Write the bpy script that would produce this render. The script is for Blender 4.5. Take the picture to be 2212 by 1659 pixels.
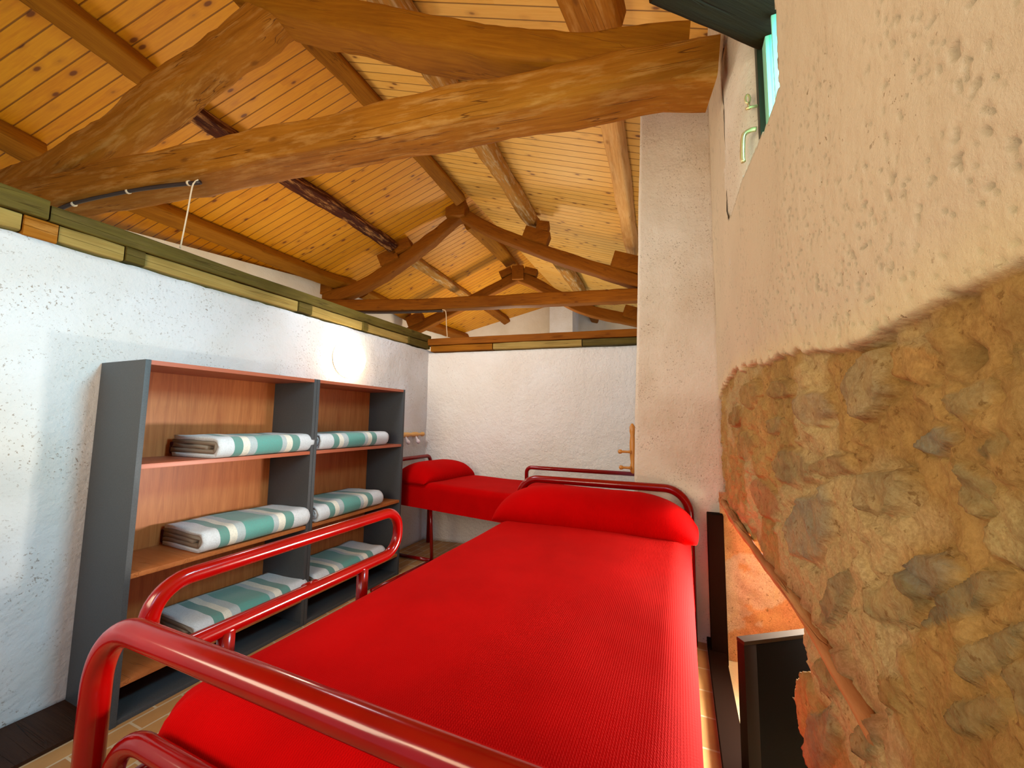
import bpy, bmesh, math, random
import numpy as np
from mathutils import Vector, Matrix, noise as mnoise

random.seed(7)
H = 1.10                                    # eye height of the camera above the floor
C = bpy.context.scene.collection
for o in list(bpy.data.objects): bpy.data.objects.remove(o)

# ------------------------------------------------------------------ camera
F_PX, CX, CY = 850.0, 1106.0, 829.5
def _cam_axes(f=F_PX, vx=1468., h0=908., hs=.012):
    n = np.array([hs, 1, -(h0-CY)/f]); n /= np.linalg.norm(n)
    u = vx-CX; v = -(h0-CY)-hs*u
    d = np.array([u, v, -f]); d /= np.linalg.norm(d); d -= n*d.dot(n); d /= np.linalg.norm(d)
    return np.stack([np.cross(d, n), d, n])
AX = _cam_axes()
cam_data = bpy.data.cameras.new('camera'); cam = bpy.data.objects.new('camera', cam_data); C.objects.link(cam)
cam_data.sensor_width = 36.0; cam_data.lens = 36.0*F_PX/2212.0; cam_data.clip_start = .02
m = Matrix([[AX[i][j] for j in range(3)] for i in range(3)]).to_4x4()
m.translation = Vector((0, 0, H)); cam.matrix_world = m
bpy.context.scene.camera = cam
# measuring helpers: where the sight line through a photo point meets a real plane of the room (z relative to eye height)
def ray(x, y): return AX @ np.array([x-CX, CY-y, -F_PX])
def on_x(x, y, X): r = ray(x, y); return r*(X/r[0])
def on_y(x, y, Y): r = ray(x, y); return r*(Y/r[1])
def on_z(x, y, z): r = ray(x, y); return r*(z/r[2])
def on_plane(x, y, p, n):
    r = ray(x, y); return r*(np.dot(p, n)/np.dot(r, n))
def on_slope(x, y, a, b):
    r = ray(x, y); return r*(a/(r[2]-b*r[0]))

# ------------------------------------------------------------------ view, world, lights
sc = bpy.context.scene
sc.view_settings.view_transform = 'Standard'; sc.view_settings.look = 'None'
sc.view_settings.gamma = 1.0; sc.view_settings.exposure = 0.45; sc.view_settings.use_curve_mapping = False
w = bpy.data.worlds.new('world'); sc.world = w; w.use_nodes = True
bg = w.node_tree.nodes['Background']; bg.inputs[0].default_value = (.66, .82, 1.0, 1); bg.inputs[1].default_value = .36
def light(kind, name, loc, energy, color, size=.3, size_y=None, target=None, spread=None):
    d = bpy.data.lights.new(name, kind); d.energy = energy; d.color = color
    if kind == 'AREA':
        d.size = size
        if size_y: d.shape = 'RECTANGLE'; d.size_y = size_y
        if spread: d.spread = spread
    else: d.shadow_soft_size = size
    o = bpy.data.objects.new(name, d); C.objects.link(o)
    o.location = (loc[0], loc[1], loc[2]+H)
    if target is not None:
        o.rotation_euler = (Vector(target)-Vector(loc)).to_track_quat('-Z', 'Y').to_euler()
    return o
# daylight through the little window on the right; then added unseen area fills
light('AREA', 'window_daylight', (.56, 1.25, .98), 42, (.48, .59, 1.0), .5, .5, (-2.2, .9, -.3), math.radians(115))
light('AREA', 'rear_cool_fill', (.05, -1.2, .75), 10, (.52, .70, 1.0), .5, .9, (-2.2, .9, -.1))  # cool unseen fill added behind the camera
light('AREA', 'back_wall_fill', (-1.7, 1.6, 1.15), 12, (.92, .95, 1.0), .4, .4, (-.9, 3.3, -.1))  # unseen fill hung over the room to brighten the back wall
# warm hall lamp behind the camera, then added unseen fills for roof and gable
light('POINT', 'hall_lamp', (-1.0, -1.15, .75), 30, (1.0, .76, .46), .25)
light('POINT', 'roof_west_fill', (-3.2, 2.3, .98), 24, (1.0, .80, .50), .2)  # point light hidden beyond the left partition, added to brighten roof and outer wall
light('POINT', 'gable_fill', (-2.6, 6.2, .9), 62, (1.0, .85, .64), .2)  # added out of sight behind the back partition to brighten the gable
light('AREA', 'roof_uplight_fill', (-1.1, -.3, .1), 16, (1.0, .86, .60), .7, .7, (-.3, 2.5, 2.3))  # warm up-light added near the camera to brighten the east slope
light('POINT', 'hidden_slope_fill', (-.7, 3.95, .55), 22, (1.0, .80, .50), .15)  # fill hidden behind the back wall, added to lift the far east slope
light('AREA', 'niche_daylight', (.74, 1.97, -.50), 32, (1.0, .92, .80), .25, .25, (.03, 1.35, -.60), math.radians(110))
light('POINT', 'niche_lamp', (.50, 1.75, -.62), 3.2, (1.0, .84, .60), .08)

# ------------------------------------------------------------------ materials
def lin(r, g, b):
    f = lambda c: (c/255/12.92) if c/255 <= .04045 else ((c/255+.055)/1.055)**2.4
    return (f(r), f(g), f(b), 1)
class NT:
    def __init__(s, name, rough=.6, spec=.5, metal=0.):
        s.m = bpy.data.materials.new(name); s.m.use_nodes = True
        s.t = s.m.node_tree; s.n = s.t.nodes; s.l = s.t.links
        s.b = s.n['Principled BSDF']; s.b.inputs['Roughness'].default_value = rough
        s.b.inputs['Specular IOR Level'].default_value = spec; s.b.inputs['Metallic'].default_value = metal
        s.tc = s.n.new('ShaderNodeTexCoord')
    def put(s, sock, v):
        if isinstance(v, bpy.types.NodeSocket): s.l.new(v, sock)
        elif v is not None: sock.default_value = v
    def mapp(s, scale=(1, 1, 1), src='Object', rot=(0, 0, 0)):
        n = s.n.new('ShaderNodeMapping'); s.put(n.inputs['Vector'], s.tc.outputs[src] if isinstance(src, str) else src)
        n.inputs['Scale'].default_value = scale; n.inputs['Rotation'].default_value = rot; return n.outputs[0]
    def noise(s, vec, scale, detail=4, rough=.55, dist=0.):
        n = s.n.new('ShaderNodeTexNoise'); s.put(n.inputs['Vector'], vec); n.inputs['Scale'].default_value = scale
        n.inputs['Detail'].default_value = detail; n.inputs['Roughness'].default_value = rough
        n.inputs['Distortion'].default_value = dist; return n.outputs[0]
    def voro(s, vec, scale, out='Distance', feature='F1'):
        n = s.n.new('ShaderNodeTexVoronoi'); n.feature = feature; s.put(n.inputs['Vector'], vec); n.inputs['Scale'].default_value = scale
        return n.outputs[out]
    def ramp(s, fac, stops, interp='LINEAR'):
        n = s.n.new('ShaderNodeValToRGB'); s.put(n.inputs[0], fac); e = n.color_ramp.elements; n.color_ramp.interpolation = interp
        while len(e) < len(stops): e.new(.5)
        for i, (p, c) in enumerate(stops):
            e[i].position = p; e[i].color = c if len(c) == 4 else (*c, 1)
        return n.outputs[0]
    def bw(s, fac, a, b, va=0., vb=1.): return s.ramp(fac, [(a, (va,)*3), (b, (vb,)*3)])
    def mix(s, fac, a, b, mode='MIX'):
        n = s.n.new('ShaderNodeMix'); n.data_type = 'RGBA'; n.blend_type = mode
        s.put(n.inputs[0], fac); s.put(n.inputs[6], a); s.put(n.inputs[7], b); return n.outputs[2]
    def math(s, op, a, b=None, c=None):
        n = s.n.new('ShaderNodeMath'); n.operation = op; s.put(n.inputs[0], a); s.put(n.inputs[1], b)
        if c is not None: s.put(n.inputs[2], c)
        return n.outputs[0]
    def sep(s, vec):
        n = s.n.new('ShaderNodeSeparateXYZ'); s.put(n.inputs[0], vec); return n.outputs
    def comb(s, x, y, z):
        n = s.n.new('ShaderNodeCombineXYZ'); s.put(n.inputs[0], x); s.put(n.inputs[1], y); s.put(n.inputs[2], z); return n.outputs[0]
    def white(s, v, out=0):
        n = s.n.new('ShaderNodeTexWhiteNoise'); n.noise_dimensions = '1D'; s.put(n.inputs['W'], v); return n.outputs[out]
    def bump(s, h, strength, dist, prev=None):
        n = s.n.new('ShaderNodeBump'); n.inputs['Strength'].default_value = strength; n.inputs['Distance'].default_value = dist
        s.put(n.inputs['Height'], h)
        if prev is not None: s.l.new(prev, n.inputs['Normal'])
        s.l.new(n.outputs[0], s.b.inputs['Normal']); return n.outputs[0]
    def col(s, v): s.put(s.b.inputs['Base Color'], v); return s
K = (0, 0, 0, 1)
def flat(name, c, rough=.5, spec=.5, metal=0.):
    t = NT(name, rough, spec, metal); t.col(c); return t.m

def plaster(name, c1, c2, pit=.5, scale=1.0, bk=1.0):
    t = NT(name, .92, .2)
    v = t.mapp((1, 1, 1)); big = t.noise(v, 2.2*scale, 3); fine = t.noise(v, 75*scale, 6, .65); mid = t.noise(v, 24*scale, 4, .6)
    c = t.mix(t.bw(big, .35, .65), c1, c2)
    pits = t.math('MULTIPLY', t.bw(t.noise(v, 95*scale, 3, .7), .60, .66), t.bw(t.noise(v, 5, 2), .38, .60))
    c = t.mix(t.math('MULTIPLY', pits, pit), c, lin(120, 96, 70))
    t.col(c)
    b = t.bump(mid, .55, .010*bk); t.bump(fine, .5, .005*bk, b)
    return t.m
M_plaster = plaster('white_rough_plaster', lin(216, 217, 219), lin(204, 201, 196), .75)
M_stucco = plaster('white_stippled_stucco', lin(236, 232, 224), lin(230, 222, 210), .3, 1.0, 2.4)
M_pillar = plaster('cream_plaster', lin(220, 208, 188), lin(206, 190, 166), .8, 1.3)

def boards(name, skew, c1, c2, c3, pitch=.088):
    t = NT(name, .5, .35)
    x, y, z = t.sep(t.tc.outputs['Object'])
    v = t.math('DIVIDE', t.math('SUBTRACT', y, t.math('MULTIPLY', x, skew)), pitch)
    idx = t.math('FLOOR', v); fr = t.math('FRACT', v)
    edge = t.math('MINIMUM', fr, t.math('SUBTRACT', 1.0, fr))
    groove = t.bw(edge, .015, .055, 1, 0)
    lenv = t.math('FLOOR', t.math('ADD', t.math('MULTIPLY', x, .55), t.math('MULTIPLY', t.white(idx), 7.0)))
    tone = t.white(t.math('ADD', t.math('MULTIPLY', idx, 3.17), t.math('MULTIPLY', lenv, 11.3)))
    gv = t.comb(t.math('MULTIPLY', x, 1.3), t.math('MULTIPLY', v, 1.5), tone)
    grain = t.noise(gv, 3.2, 5, .6, 1.2)
    c = t.mix(t.bw(grain, .35, .68), c1, c2)
    c = t.mix(t.math('MULTIPLY', t.bw(tone, 0, 1), .4), c, c3)
    kv = t.comb(t.math('MULTIPLY', x, 5.2), t.math('MULTIPLY', v, .95), t.math('MULTIPLY', idx, .37))
    kn = t.voro(kv, 1.0)
    c = t.mix(t.bw(kn, .10, .16, .85, 0), c, lin(84, 36, 10))
    c = t.mix(t.bw(kn, .16, .32, .25, 0), c, lin(140, 70, 18))
    c = t.mix(t.math('MULTIPLY', groove, .75), c, lin(96, 46, 10))
    t.col(c); b = t.bump(groove, .8, -.006); t.bump(grain, .12, .003, b)
    return t.m
M_boards = [boards('pine_boards_west', .25, lin(216, 142, 10), lin(198, 120, 6), lin(224, 154, 30)),
            boards('pine_boards_east', .17, lin(234, 178, 82), lin(222, 158, 58), lin(240, 190, 102))]

def timber(name, c1, c2, dark, light=None, lamt=0., rough=.7, crack=.5, bumpd=.006):
    t = NT(name, rough, .12)
    v = t.mapp((2.0, 34, 34)); v2 = t.mapp((1.6, 5, 5))
    g = t.noise(v, 2.2, 6, .6, .25); big = t.noise(v2, 1.6, 3, .5)
    c = t.mix(t.bw(g, .30, .72), c1, c2)
    c = t.mix(t.bw(big, .50, .80, 0, .5), c, dark)
    if light is not None: c = t.mix(t.bw(t.noise(t.mapp((2.2, 12, 12)), 2.0, 6, .65), .50, .66, 0, lamt), c, light)
    ck = t.noise(t.mapp((.55, 15, 15)), 1.6, 2, .5, .3)
    cr = t.math('MULTIPLY', t.bw(t.math('ABSOLUTE', t.math('SUBTRACT', ck, .5)), .002, .010, 1, 0), t.bw(t.noise(t.mapp((1, 3, 3)), 2.1, 2), .50, .60))
    c = t.mix(t.math('MULTIPLY', cr, crack), c, dark)
    kn = t.voro(t.mapp((3.2, 6.5, 6.5)), 1.2); c = t.mix(t.bw(kn, .05, .13, .6, 0), c, dark)
    t.col(c); b = t.bump(g, .35, bumpd); t.bump(cr, .6, -.006, b)
    return t.m
M_timber = timber('brown_oak_timber', lin(156, 98, 14), lin(134, 78, 6), lin(96, 50, 4))
M_timber_light = timber('honey_oak_timber', lin(166, 104, 26), lin(142, 84, 12), lin(98, 52, 6), lin(190, 138, 70), .6, .7, .95)
M_timber_red = timber('reddish_truss_timber', lin(144, 84, 14), lin(122, 66, 9), lin(84, 38, 4))
M_timber_grey = timber('weathered_grey_timber', lin(160, 118, 56), lin(180, 116, 36), lin(116, 80, 36), lin(196, 170, 126), .9)
M_timber_dark = timber('charred_split_timber', lin(96, 46, 18), lin(44, 18, 14), lin(22, 8, 8), lin(212, 150, 84), .7, .7, .9, .03)
M_timber_pine = timber('pale_pine_timber', lin(226, 172, 104), lin(206, 146, 78), lin(150, 96, 44), lin(236, 190, 130), .4)
M_olive = timber('olive_green_stained_timber', lin(100, 86, 34), lin(80, 66, 26), lin(50, 36, 14), lin(122, 104, 58), .35)
M_olive_dark = timber('dark_olive_timber', lin(40, 24, 0), lin(30, 17, 0), lin(14, 8, 0), None, 0, .95)
M_board_yellow = timber('yellow_plate_board', lin(170, 144, 80), lin(148, 120, 58), lin(92, 72, 32))
M_darkwood = timber('dark_brown_floor_wood', lin(62, 38, 24), lin(46, 26, 16), lin(26, 12, 8), None, 0, .45)
M_blackwood_shade = flat('near_black_wood_and_shade', lin(26, 13, 6), .9, .05)  # old wood of the floor plank; also colours the corner shade strip
M_cherry = timber('cherry_veneer', lin(186, 112, 62), lin(170, 96, 48), lin(146, 78, 36), None, 0, .42, .0, .0005)
def cherry():
    t = NT('cherry_veneer_upright', .42, .4)
    v = t.mapp((14, 14, 1.1)); g = t.noise(v, 3, 6, .6, .8)
    c = t.mix(t.bw(g, .3, .7), lin(200, 118, 62), lin(172, 92, 42))
    c = t.mix(t.bw(t.noise(t.mapp((60, 60, 2)), 3, 3), .55, .75, 0, .4), c, lin(140, 72, 32)); t.col(c); return t.m
M_cherry_v = cherry()
M_shelf_edge = flat('cherry_edge', lin(176, 92, 62), .4)
def melamine():
    t = NT('charcoal_melamine', .55, .4); t.col(t.mix(t.bw(t.noise(t.tc.outputs['Object'], 240, 2), .3, .7), lin(66, 68, 70), lin(76, 78, 80)))
    return t.m
M_grey = melamine()
def red_metal():
    t = NT('glossy_red_enamel', .17, .4); t.col(t.mix(t.bw(t.noise(t.tc.outputs['Object'], 9, 3), .4, .7), lin(138, 4, 3), lin(124, 3, 2)))
    t.b.inputs['Coat Weight'].default_value = .08; t.b.inputs['Coat Roughness'].default_value = .08
    t.bump(t.noise(t.tc.outputs['Object'], 45, 2), .04, .002); return t.m
M_red = red_metal()
def red_cloth(name, rib=True):
    t = NT(name, .9, .04)
    x, y, z = t.sep(t.tc.outputs['Object'])
    n = t.noise(t.tc.outputs['Object'], 5, 4); c = t.mix(t.bw(n, .35, .7), lin(190, 0, 2), lin(176, 0, 1))
    wv = t.math('SINE', t.math('ADD', t.math('MULTIPLY', x, 1300.), t.math('MULTIPLY', t.math('SINE', t.math('MULTIPLY', y, 900.)), .7)))
    c = t.mix(t.bw(wv, .0, 1.0, .0, .22), c, lin(120, 0, 0)); t.col(c)
    b = t.bump(wv, .2, .0012); t.bump(t.noise(t.tc.outputs['Object'], 300, 2), .3, .0015, b)
    t.b.inputs['Sheen Weight'].default_value = .10; t.b.inputs['Sheen Tint'].default_value = lin(255, 90, 80); t.b.inputs['Sheen Roughness'].default_value = .5
    return t.m
M_cloth = red_cloth('red_ribbed_cotton')
def blanket_mat():
    t = NT('striped_wool', .95, .1)
    x, y, z = t.sep(t.tc.outputs['Object'])
    f = t.math('ADD', t.math('DIVIDE', y, .52), .5)
    f = t.math('ADD', f, t.math('MULTIPLY', t.math('SUBTRACT', t.noise(t.tc.outputs['Object'], 5, 2), .5), .03))
    W = lin(214, 218, 222); G = lin(96, 148, 138); Y = lin(232, 228, 212); D = lin(182, 194, 196); T = lin(92, 160, 150)
    c = t.ramp(f, [(0, W), (.13, G), (.21, Y), (.27, D), (.34, T), (.60, D), (.65, Y), (.72, G), (.81, W)], 'CONSTANT')
    nz = t.noise(t.tc.outputs['Object'], 160, 3); c = t.mix(t.bw(nz, .3, .7, 0, .25), c, lin(120, 124, 120)); t.col(c)
    t.b.inputs['Sheen Weight'].default_value = .3
    t.bump(t.noise(t.tc.outputs['Object'], 220, 3), .6, .003); return t.m
M_blanket = blanket_mat()
M_blanket_in = flat('blanket_taupe_underside', lin(136, 120, 104), .95, .1)
M_blanket_edge = flat('blanket_maroon_binding', lin(70, 24, 24), .95, .1)
M_peg = flat('varnished_beech', lin(214, 160, 84), .35)
M_peg_dark = flat('varnished_amber_wood', lin(190, 128, 52), .35)
M_brass = flat('pale_brass', lin(226, 206, 150), .3, .5, .6)
M_cable = flat('dark_conduit', lin(52, 34, 24), .5)
M_string = flat('cream_cord', lin(232, 206, 168), .8)
M_black = flat('black_painted_wood', lin(8, 6, 5), .9, .08)
M_ply = flat('pale_window_paint', lin(150, 216, 178), .5)
M_greenframe = flat('dark_green_window_paint', lin(38, 48, 34), .5)
def lamp_mat():
    t = NT('glowing_opal_glass', .3); t.col(lin(255, 250, 240)); t.b.inputs['Emission Color'].default_value = (1, .90, .68, 1)
    t.b.inputs['Emission Strength'].default_value = 15.0; return t.m
M_lamp = lamp_mat()
def glass_mat():
    t = NT('pale_green_window_glass', .05)
    tr = t.n.new('ShaderNodeBsdfTransparent'); tr.inputs[0].default_value = (.74, 1.0, .86, 1)
    gl = t.n.new('ShaderNodeBsdfGlossy'); gl.inputs['Roughness'].default_value = .05
    mx = t.n.new('ShaderNodeMixShader'); mx.inputs[0].default_value = .06
    t.l.new(tr.outputs[0], mx.inputs[1]); t.l.new(gl.outputs[0], mx.inputs[2]); t.l.new(mx.outputs[0], t.n['Material Output'].inputs[0]); return t.m
M_glass = glass_mat()
def tiles():
    t = NT('terracotta_tile_floor', .5, .4)
    br = t.n.new('ShaderNodeTexBrick'); t.put(br.inputs['Vector'], t.mapp((1, 1, 1), 'Object', (0, 0, math.pi/2)))
    br.inputs['Color1'].default_value = lin(176, 128, 78); br.inputs['Color2'].default_value = lin(196, 150, 92); br.inputs['Mortar'].default_value = lin(208, 190, 158)
    br.inputs['Scale'].default_value = 1.0; br.inputs['Brick Width'].default_value = .16; br.inputs['Row Height'].default_value = .075; br.inputs['Mortar Size'].default_value = .004
    t.col(t.mix(t.bw(t.noise(t.tc.outputs['Object'], 8, 4), .3, .75, 0, .4), br.outputs[0], lin(128, 84, 48))); t.bump(br.outputs[1], .4, -.003); return t.m
M_tiles = tiles()
M_cream_floor = plaster('pale_screed', lin(238, 224, 180), lin(228, 212, 168), .1)
def attr_mat(name, rough=.9):
    t = NT(name, rough, .15)
    a = t.n.new('ShaderNodeAttribute'); a.attribute_name = 'Col'; r = t.n.new('ShaderNodeAttribute'); r.attribute_name = 'Rough'
    v = t.tc.outputs['Object']
    f = t.noise(v, 210, 6, .75); md = t.noise(v, 46, 5, .65); lg = t.noise(v, 17, 6, .7)
    c = t.mix(t.math('MULTIPLY', t.bw(f, .30, .70), r.outputs['Fac']), a.outputs['Color'], lin(120, 84, 40), 'MULTIPLY')
    c2 = t.mix(t.bw(f, .40, .62, .45, 0), a.outputs['Color'], lin(112, 76, 30)); c2 = t.mix(t.bw(lg, .44, .70, 0, .30), c2, lin(206, 170, 104)); c2 = t.mix(t.bw(t.noise(v, 70, 4, .7), .60, .66, 0, .6), c2, lin(104, 68, 26))
    c = t.mix(r.outputs['Fac'], a.outputs['Color'], c2)
    sp = t.math('MULTIPLY', t.bw(t.noise(v, 95, 3, .7), .635, .67), t.bw(t.noise(v, 7, 2), .44, .62))
    c = t.mix(t.math('MULTIPLY', sp, t.math('SUBTRACT', .75, t.math('MULTIPLY', r.outputs['Fac'], .6))), c, lin(112, 84, 50))
    t.col(c)
    h = t.math('ADD', t.math('MULTIPLY', md, .7), t.math('MULTIPLY', f, .45))
    t.bump(h, .75, .006); return t.m
M_rightwall = attr_mat('plaster_and_rubble_stone')

# ------------------------------------------------------------------ mesh helpers (coordinates relative to eye height; +H on linking)
def tag(o, label=None, cat=None, group=None, kind=None):
    if label: o['label'] = label
    if cat: o['category'] = cat
    if group: o['group'] = group
    if kind: o['kind'] = kind
    return o
def thing(name, loc, label, cat, group=None):
    o = bpy.data.objects.new(name, None); C.objects.link(o); o.location = (loc[0], loc[1], loc[2]+H); o.empty_display_size = .1
    return tag(o, label, cat, group)
def mk(name, V, Fc, mat, parent=None, smooth=True, frame=None, autosmooth=None):
    V = [Vector(v) for v in V]
    if frame is None:
        xs = [v.x for v in V]; ys = [v.y for v in V]; zs = [v.z for v in V]
        frame = Matrix.Translation(((min(xs)+max(xs))/2, (min(ys)+max(ys))/2, (min(zs)+max(zs))/2))
    inv = frame.inverted()
    me = bpy.data.meshes.new(name); me.from_pydata([inv @ v for v in V], [], Fc); me.update()
    if mat is not None:
        for mm in (mat if isinstance(mat, (list, tuple)) else [mat]): me.materials.append(mm)
    if smooth:
        for p in me.polygons: p.use_smooth = True
    o = bpy.data.objects.new(name, me); C.objects.link(o)
    M4 = frame.copy(); M4.translation = M4.translation + Vector((0, 0, H))
    if parent is not None:
        M4.translation = M4.translation - parent_world(parent); o.parent = parent
    o.matrix_basis = M4
    if autosmooth: me.set_sharp_from_angle(angle=math.radians(autosmooth))
    return o
def parent_world(p):
    v = p.matrix_basis.translation.copy()
    if p.parent: v += parent_world(p.parent)
    return v
def bm_mesh(bm):
    bm.verts.ensure_lookup_table(); bmesh.ops.recalc_face_normals(bm, faces=bm.faces)
    V = [v.co.copy() for v in bm.verts]; F = [[v.index for v in f.verts] for f in bm.faces]; bm.free(); return V, F
def box_g(x0, x1, y0, y1, z0, z1, bev=.0, mat4=None):
    bm = bmesh.new(); bmesh.ops.create_cube(bm, size=1)
    for v in bm.verts: v.co = Vector(((x0+x1)/2+v.co.x*(x1-x0), (y0+y1)/2+v.co.y*(y1-y0), (z0+z1)/2+v.co.z*(z1-z0)))
    if bev: bmesh.ops.bevel(bm, geom=bm.edges[:], offset=bev, segments=2, affect='EDGES', profile=.7)
    if mat4 is not None: bmesh.ops.transform(bm, matrix=mat4, verts=bm.verts)
    bm.verts.index_update(); return bm_mesh(bm)
def box(name, x0, x1, y0, y1, z0, z1, mat, parent=None, bev=.0, mat4=None):
    V, F = box_g(x0, x1, y0, y1, z0, z1, bev, mat4); return mk(name, V, F, mat, parent, smooth=bev > 0, autosmooth=40)
def join_g(*gs):
    V = []; F = []
    for v, f in gs:
        n = len(V); V += list(v); F += [[i+n for i in q] for q in f]
    return V, F
def interp(pts, n):
    P = [np.array(p, float) for p in pts]
    if len(P) == 2: return [P[0]+(P[1]-P[0])*i/n for i in range(n+1)]
    cum = [0]
    for a, b in zip(P, P[1:]): cum.append(cum[-1]+np.linalg.norm(b-a))
    out = []
    for i in range(n+1):
        s = cum[-1]*i/n; k = min(len(P)-2, max(j for j in range(len(cum)-1) if cum[j] <= s+1e-9))
        t = (s-cum[k])/max(1e-9, cum[k+1]-cum[k])
        p0 = P[k-1] if k > 0 else 2*P[k]-P[k+1]; p3 = P[k+2] if k+2 < len(P) else 2*P[k+1]-P[k]
        p1, p2 = P[k], P[k+1]
        out.append(.5*((2*p1)+(p2-p0)*t+(2*p0-5*p1+4*p2-p3)*t*t+(3*p1-p0-3*p2+p3)*t**3))
    return out
def tube_g(pts, r, n=12, cap=True):
    V = []; F = []; P = [Vector(p) for p in pts]; prev = None
    for i, p in enumerate(P):
        t = (P[min(i+1, len(P)-1)]-P[max(i-1, 0)]).normalized()
        if prev is None:
            a = Vector((0, 0, 1)) if abs(t.z) < .9 else Vector((1, 0, 0)); nrm = t.cross(a).normalized()
        else: nrm = (prev-t*prev.dot(t)).normalized()
        prev = nrm; b = t.cross(nrm)
        rr = r[i] if isinstance(r, (list, tuple)) else r
        for k in range(n):
            a = 2*math.pi*k/n; V.append(p+(nrm*math.cos(a)+b*math.sin(a))*rr)
    for i in range(len(P)-1):
        for k in range(n): F.append([i*n+k, i*n+(k+1) % n, (i+1)*n+(k+1) % n, (i+1)*n+k])
    if cap: F.append(list(range(n))[::-1]); F.append([(len(P)-1)*n+k for k in range(n)])
    return V, F
def fillet(pts, rad, k=8, closed=False):
    P = [Vector(p) for p in pts]; out = []; n = len(P)
    rng = range(n) if closed else range(1, n-1)
    if not closed: out.append(P[0])
    for i in rng:
        a, b, c = P[i-1], P[i], P[(i+1) % n]; u = (a-b).normalized(); v = (c-b).normalized()
        ang = u.angle(v); d = min(rad/math.tan(ang/2), (a-b).length*.49, (c-b).length*.49)
        p0 = b+u*d; p1 = b+v*d
        rr = d*math.tan(ang/2); cen = b+(u+v).normalized()*(rr/math.sin(ang/2))
        s0 = p0-cen; s1 = p1-cen; th = s0.angle(s1)
        for j in range(k+1):
            t = j/k; out.append(cen+(s0*math.sin((1-t)*th)+s1*math.sin(t*th))/math.sin(th))
    if not closed: out.append(P[-1])
    else: out.append(out[0].copy())
    return out
def lathe_g(prof, p0, axis, n=16):
    a = Vector(axis).normalized(); pts = [Vector(p0)+a*d for d, r in prof]
    return tube_g(pts, [r for d, r in prof], n)
def beam(name, pts, w, h, mat, parent=None, side=None, jit=.006, seg=None, seed=0, round_=.25):
    """hand-hewn timber swept along a line; w across, h high"""
    L = sum(np.linalg.norm(np.array(b)-np.array(a)) for a, b in zip(pts, pts[1:]))
    n = seg or max(6, int(L/.055)); P = [Vector(p) for p in interp(pts, n)]
    X = (P[-1]-P[0]).normalized()
    if side is None: S = Vector((0, 0, 1)).cross(X).normalized()
    else: S = (Vector(side)-X*X.dot(Vector(side))).normalized()
    Z = X.cross(S).normalized()
    if Z.z < 0: Z = -Z; S = -S
    fr = Matrix((X, S, Z)).transposed().to_4x4(); fr.translation = P[0]
    V = []; F = []; K_ = 20
    W = (lambda t: w if not isinstance(w, (tuple, list)) else w[0]+(w[1]-w[0])*t)
    Hh = (lambda t: h if not isinstance(h, (tuple, list)) else h[0]+(h[1]-h[0])*t)
    for i, p in enumerate(P):
        t = i/n; T = (P[min(i+1, n)]-P[max(i-1, 0)]).normalized(); s = (S-T*S.dot(T)).normalized(); z = T.cross(s)
        if z.dot(Z) < 0: z = -z
        for k in range(K_):
            a = 2*math.pi*(k+.5)/K_; ca, sa = math.cos(a), math.sin(a)
            e = round_; sx = math.copysign(abs(ca)**e, ca); sz = math.copysign(abs(sa)**e, sa)
            mx = max(abs(sx), abs(sz)); 
            q = p+s*(sx*W(t)/2)+z*(sz*Hh(t)/2)
            nz = mnoise.noise(Vector((q.x*3+seed*7.7, q.y*3, q.z*3)))*1.4+mnoise.noise(Vector((q.x*11, q.y*11+seed*3.1, q.z*11)))*.7
            q += (s*sx+z*sz).normalized()*nz*jit
            V.append(q)
    for i in range(n):
        for k in range(K_): F.append([i*K_+k, i*K_+(k+1) % K_, (i+1)*K_+(k+1) % K_, (i+1)*K_+k])
    F.append(list(range(K_))[::-1]); F.append([n*K_+k for k in range(K_)])
    return mk(name, V, F, mat, parent, True, fr, autosmooth=50)

# numpy value noise
def _hash(ix, iy, s):
    h = (ix.astype(np.int64)*374761393+iy.astype(np.int64)*668265263+s*1442695041) & 0xffffffff
    h = ((h ^ (h >> 13))*1274126177) & 0xffffffff
    return ((h ^ (h >> 16)) & 0xffff)/65535.0
def vn(x, y, s=0):
    ix = np.floor(x); iy = np.floor(y); fx = x-ix; fy = y-iy; fx = fx*fx*(3-2*fx); fy = fy*fy*(3-2*fy)
    a = _hash(ix, iy, s); b = _hash(ix+1, iy, s); c = _hash(ix, iy+1, s); d = _hash(ix+1, iy+1, s)
    return (a+(b-a)*fx)*(1-fy)+(c+(d-c)*fx)*fy
def fbm(x, y, s=0, o=5, g=.5):
    r = 0; a = 1; t = 0
    for i in range(o): r = r+a*vn(x*2**i+i*17.3, y*2**i-i*9.1, s+i); t += a; a *= g
    return r/t

# ------------------------------------------------------------------ the setting
XW = -2.20
XR = .19
# floor
o = mk('floor', [(-2.3, -1.6, -H), (.10, -1.6, -H), (.10, 3.5, -H), (-2.3, 3.5, -H), (-2.3, -1.6, -H-.05), (.10, -1.6, -H-.05), (.10, 3.5, -H-.05), (-2.3, 3.5, -H-.05)],
       [[0, 1, 2, 3], [7, 6, 5, 4], [0, 4, 5, 1], [1, 5, 6, 2], [2, 6, 7, 3], [3, 7, 4, 0]], M_tiles, None, False)
tag(o, kind='structure')
tag(box('trim_1', XW, -1.93, -1.6, 2.42, -H, -H+.012, M_darkwood), kind='structure')
tag(box('trim_2', .098, .172, .35, 2.3, -H-.02, -H+.035, M_blackwood_shade, bev=.004), kind='structure')
tag(box('floor_niche', .10, 1.1, .2, 2.9, -H-.08, -H-.022, M_cream_floor), kind='structure')

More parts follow.
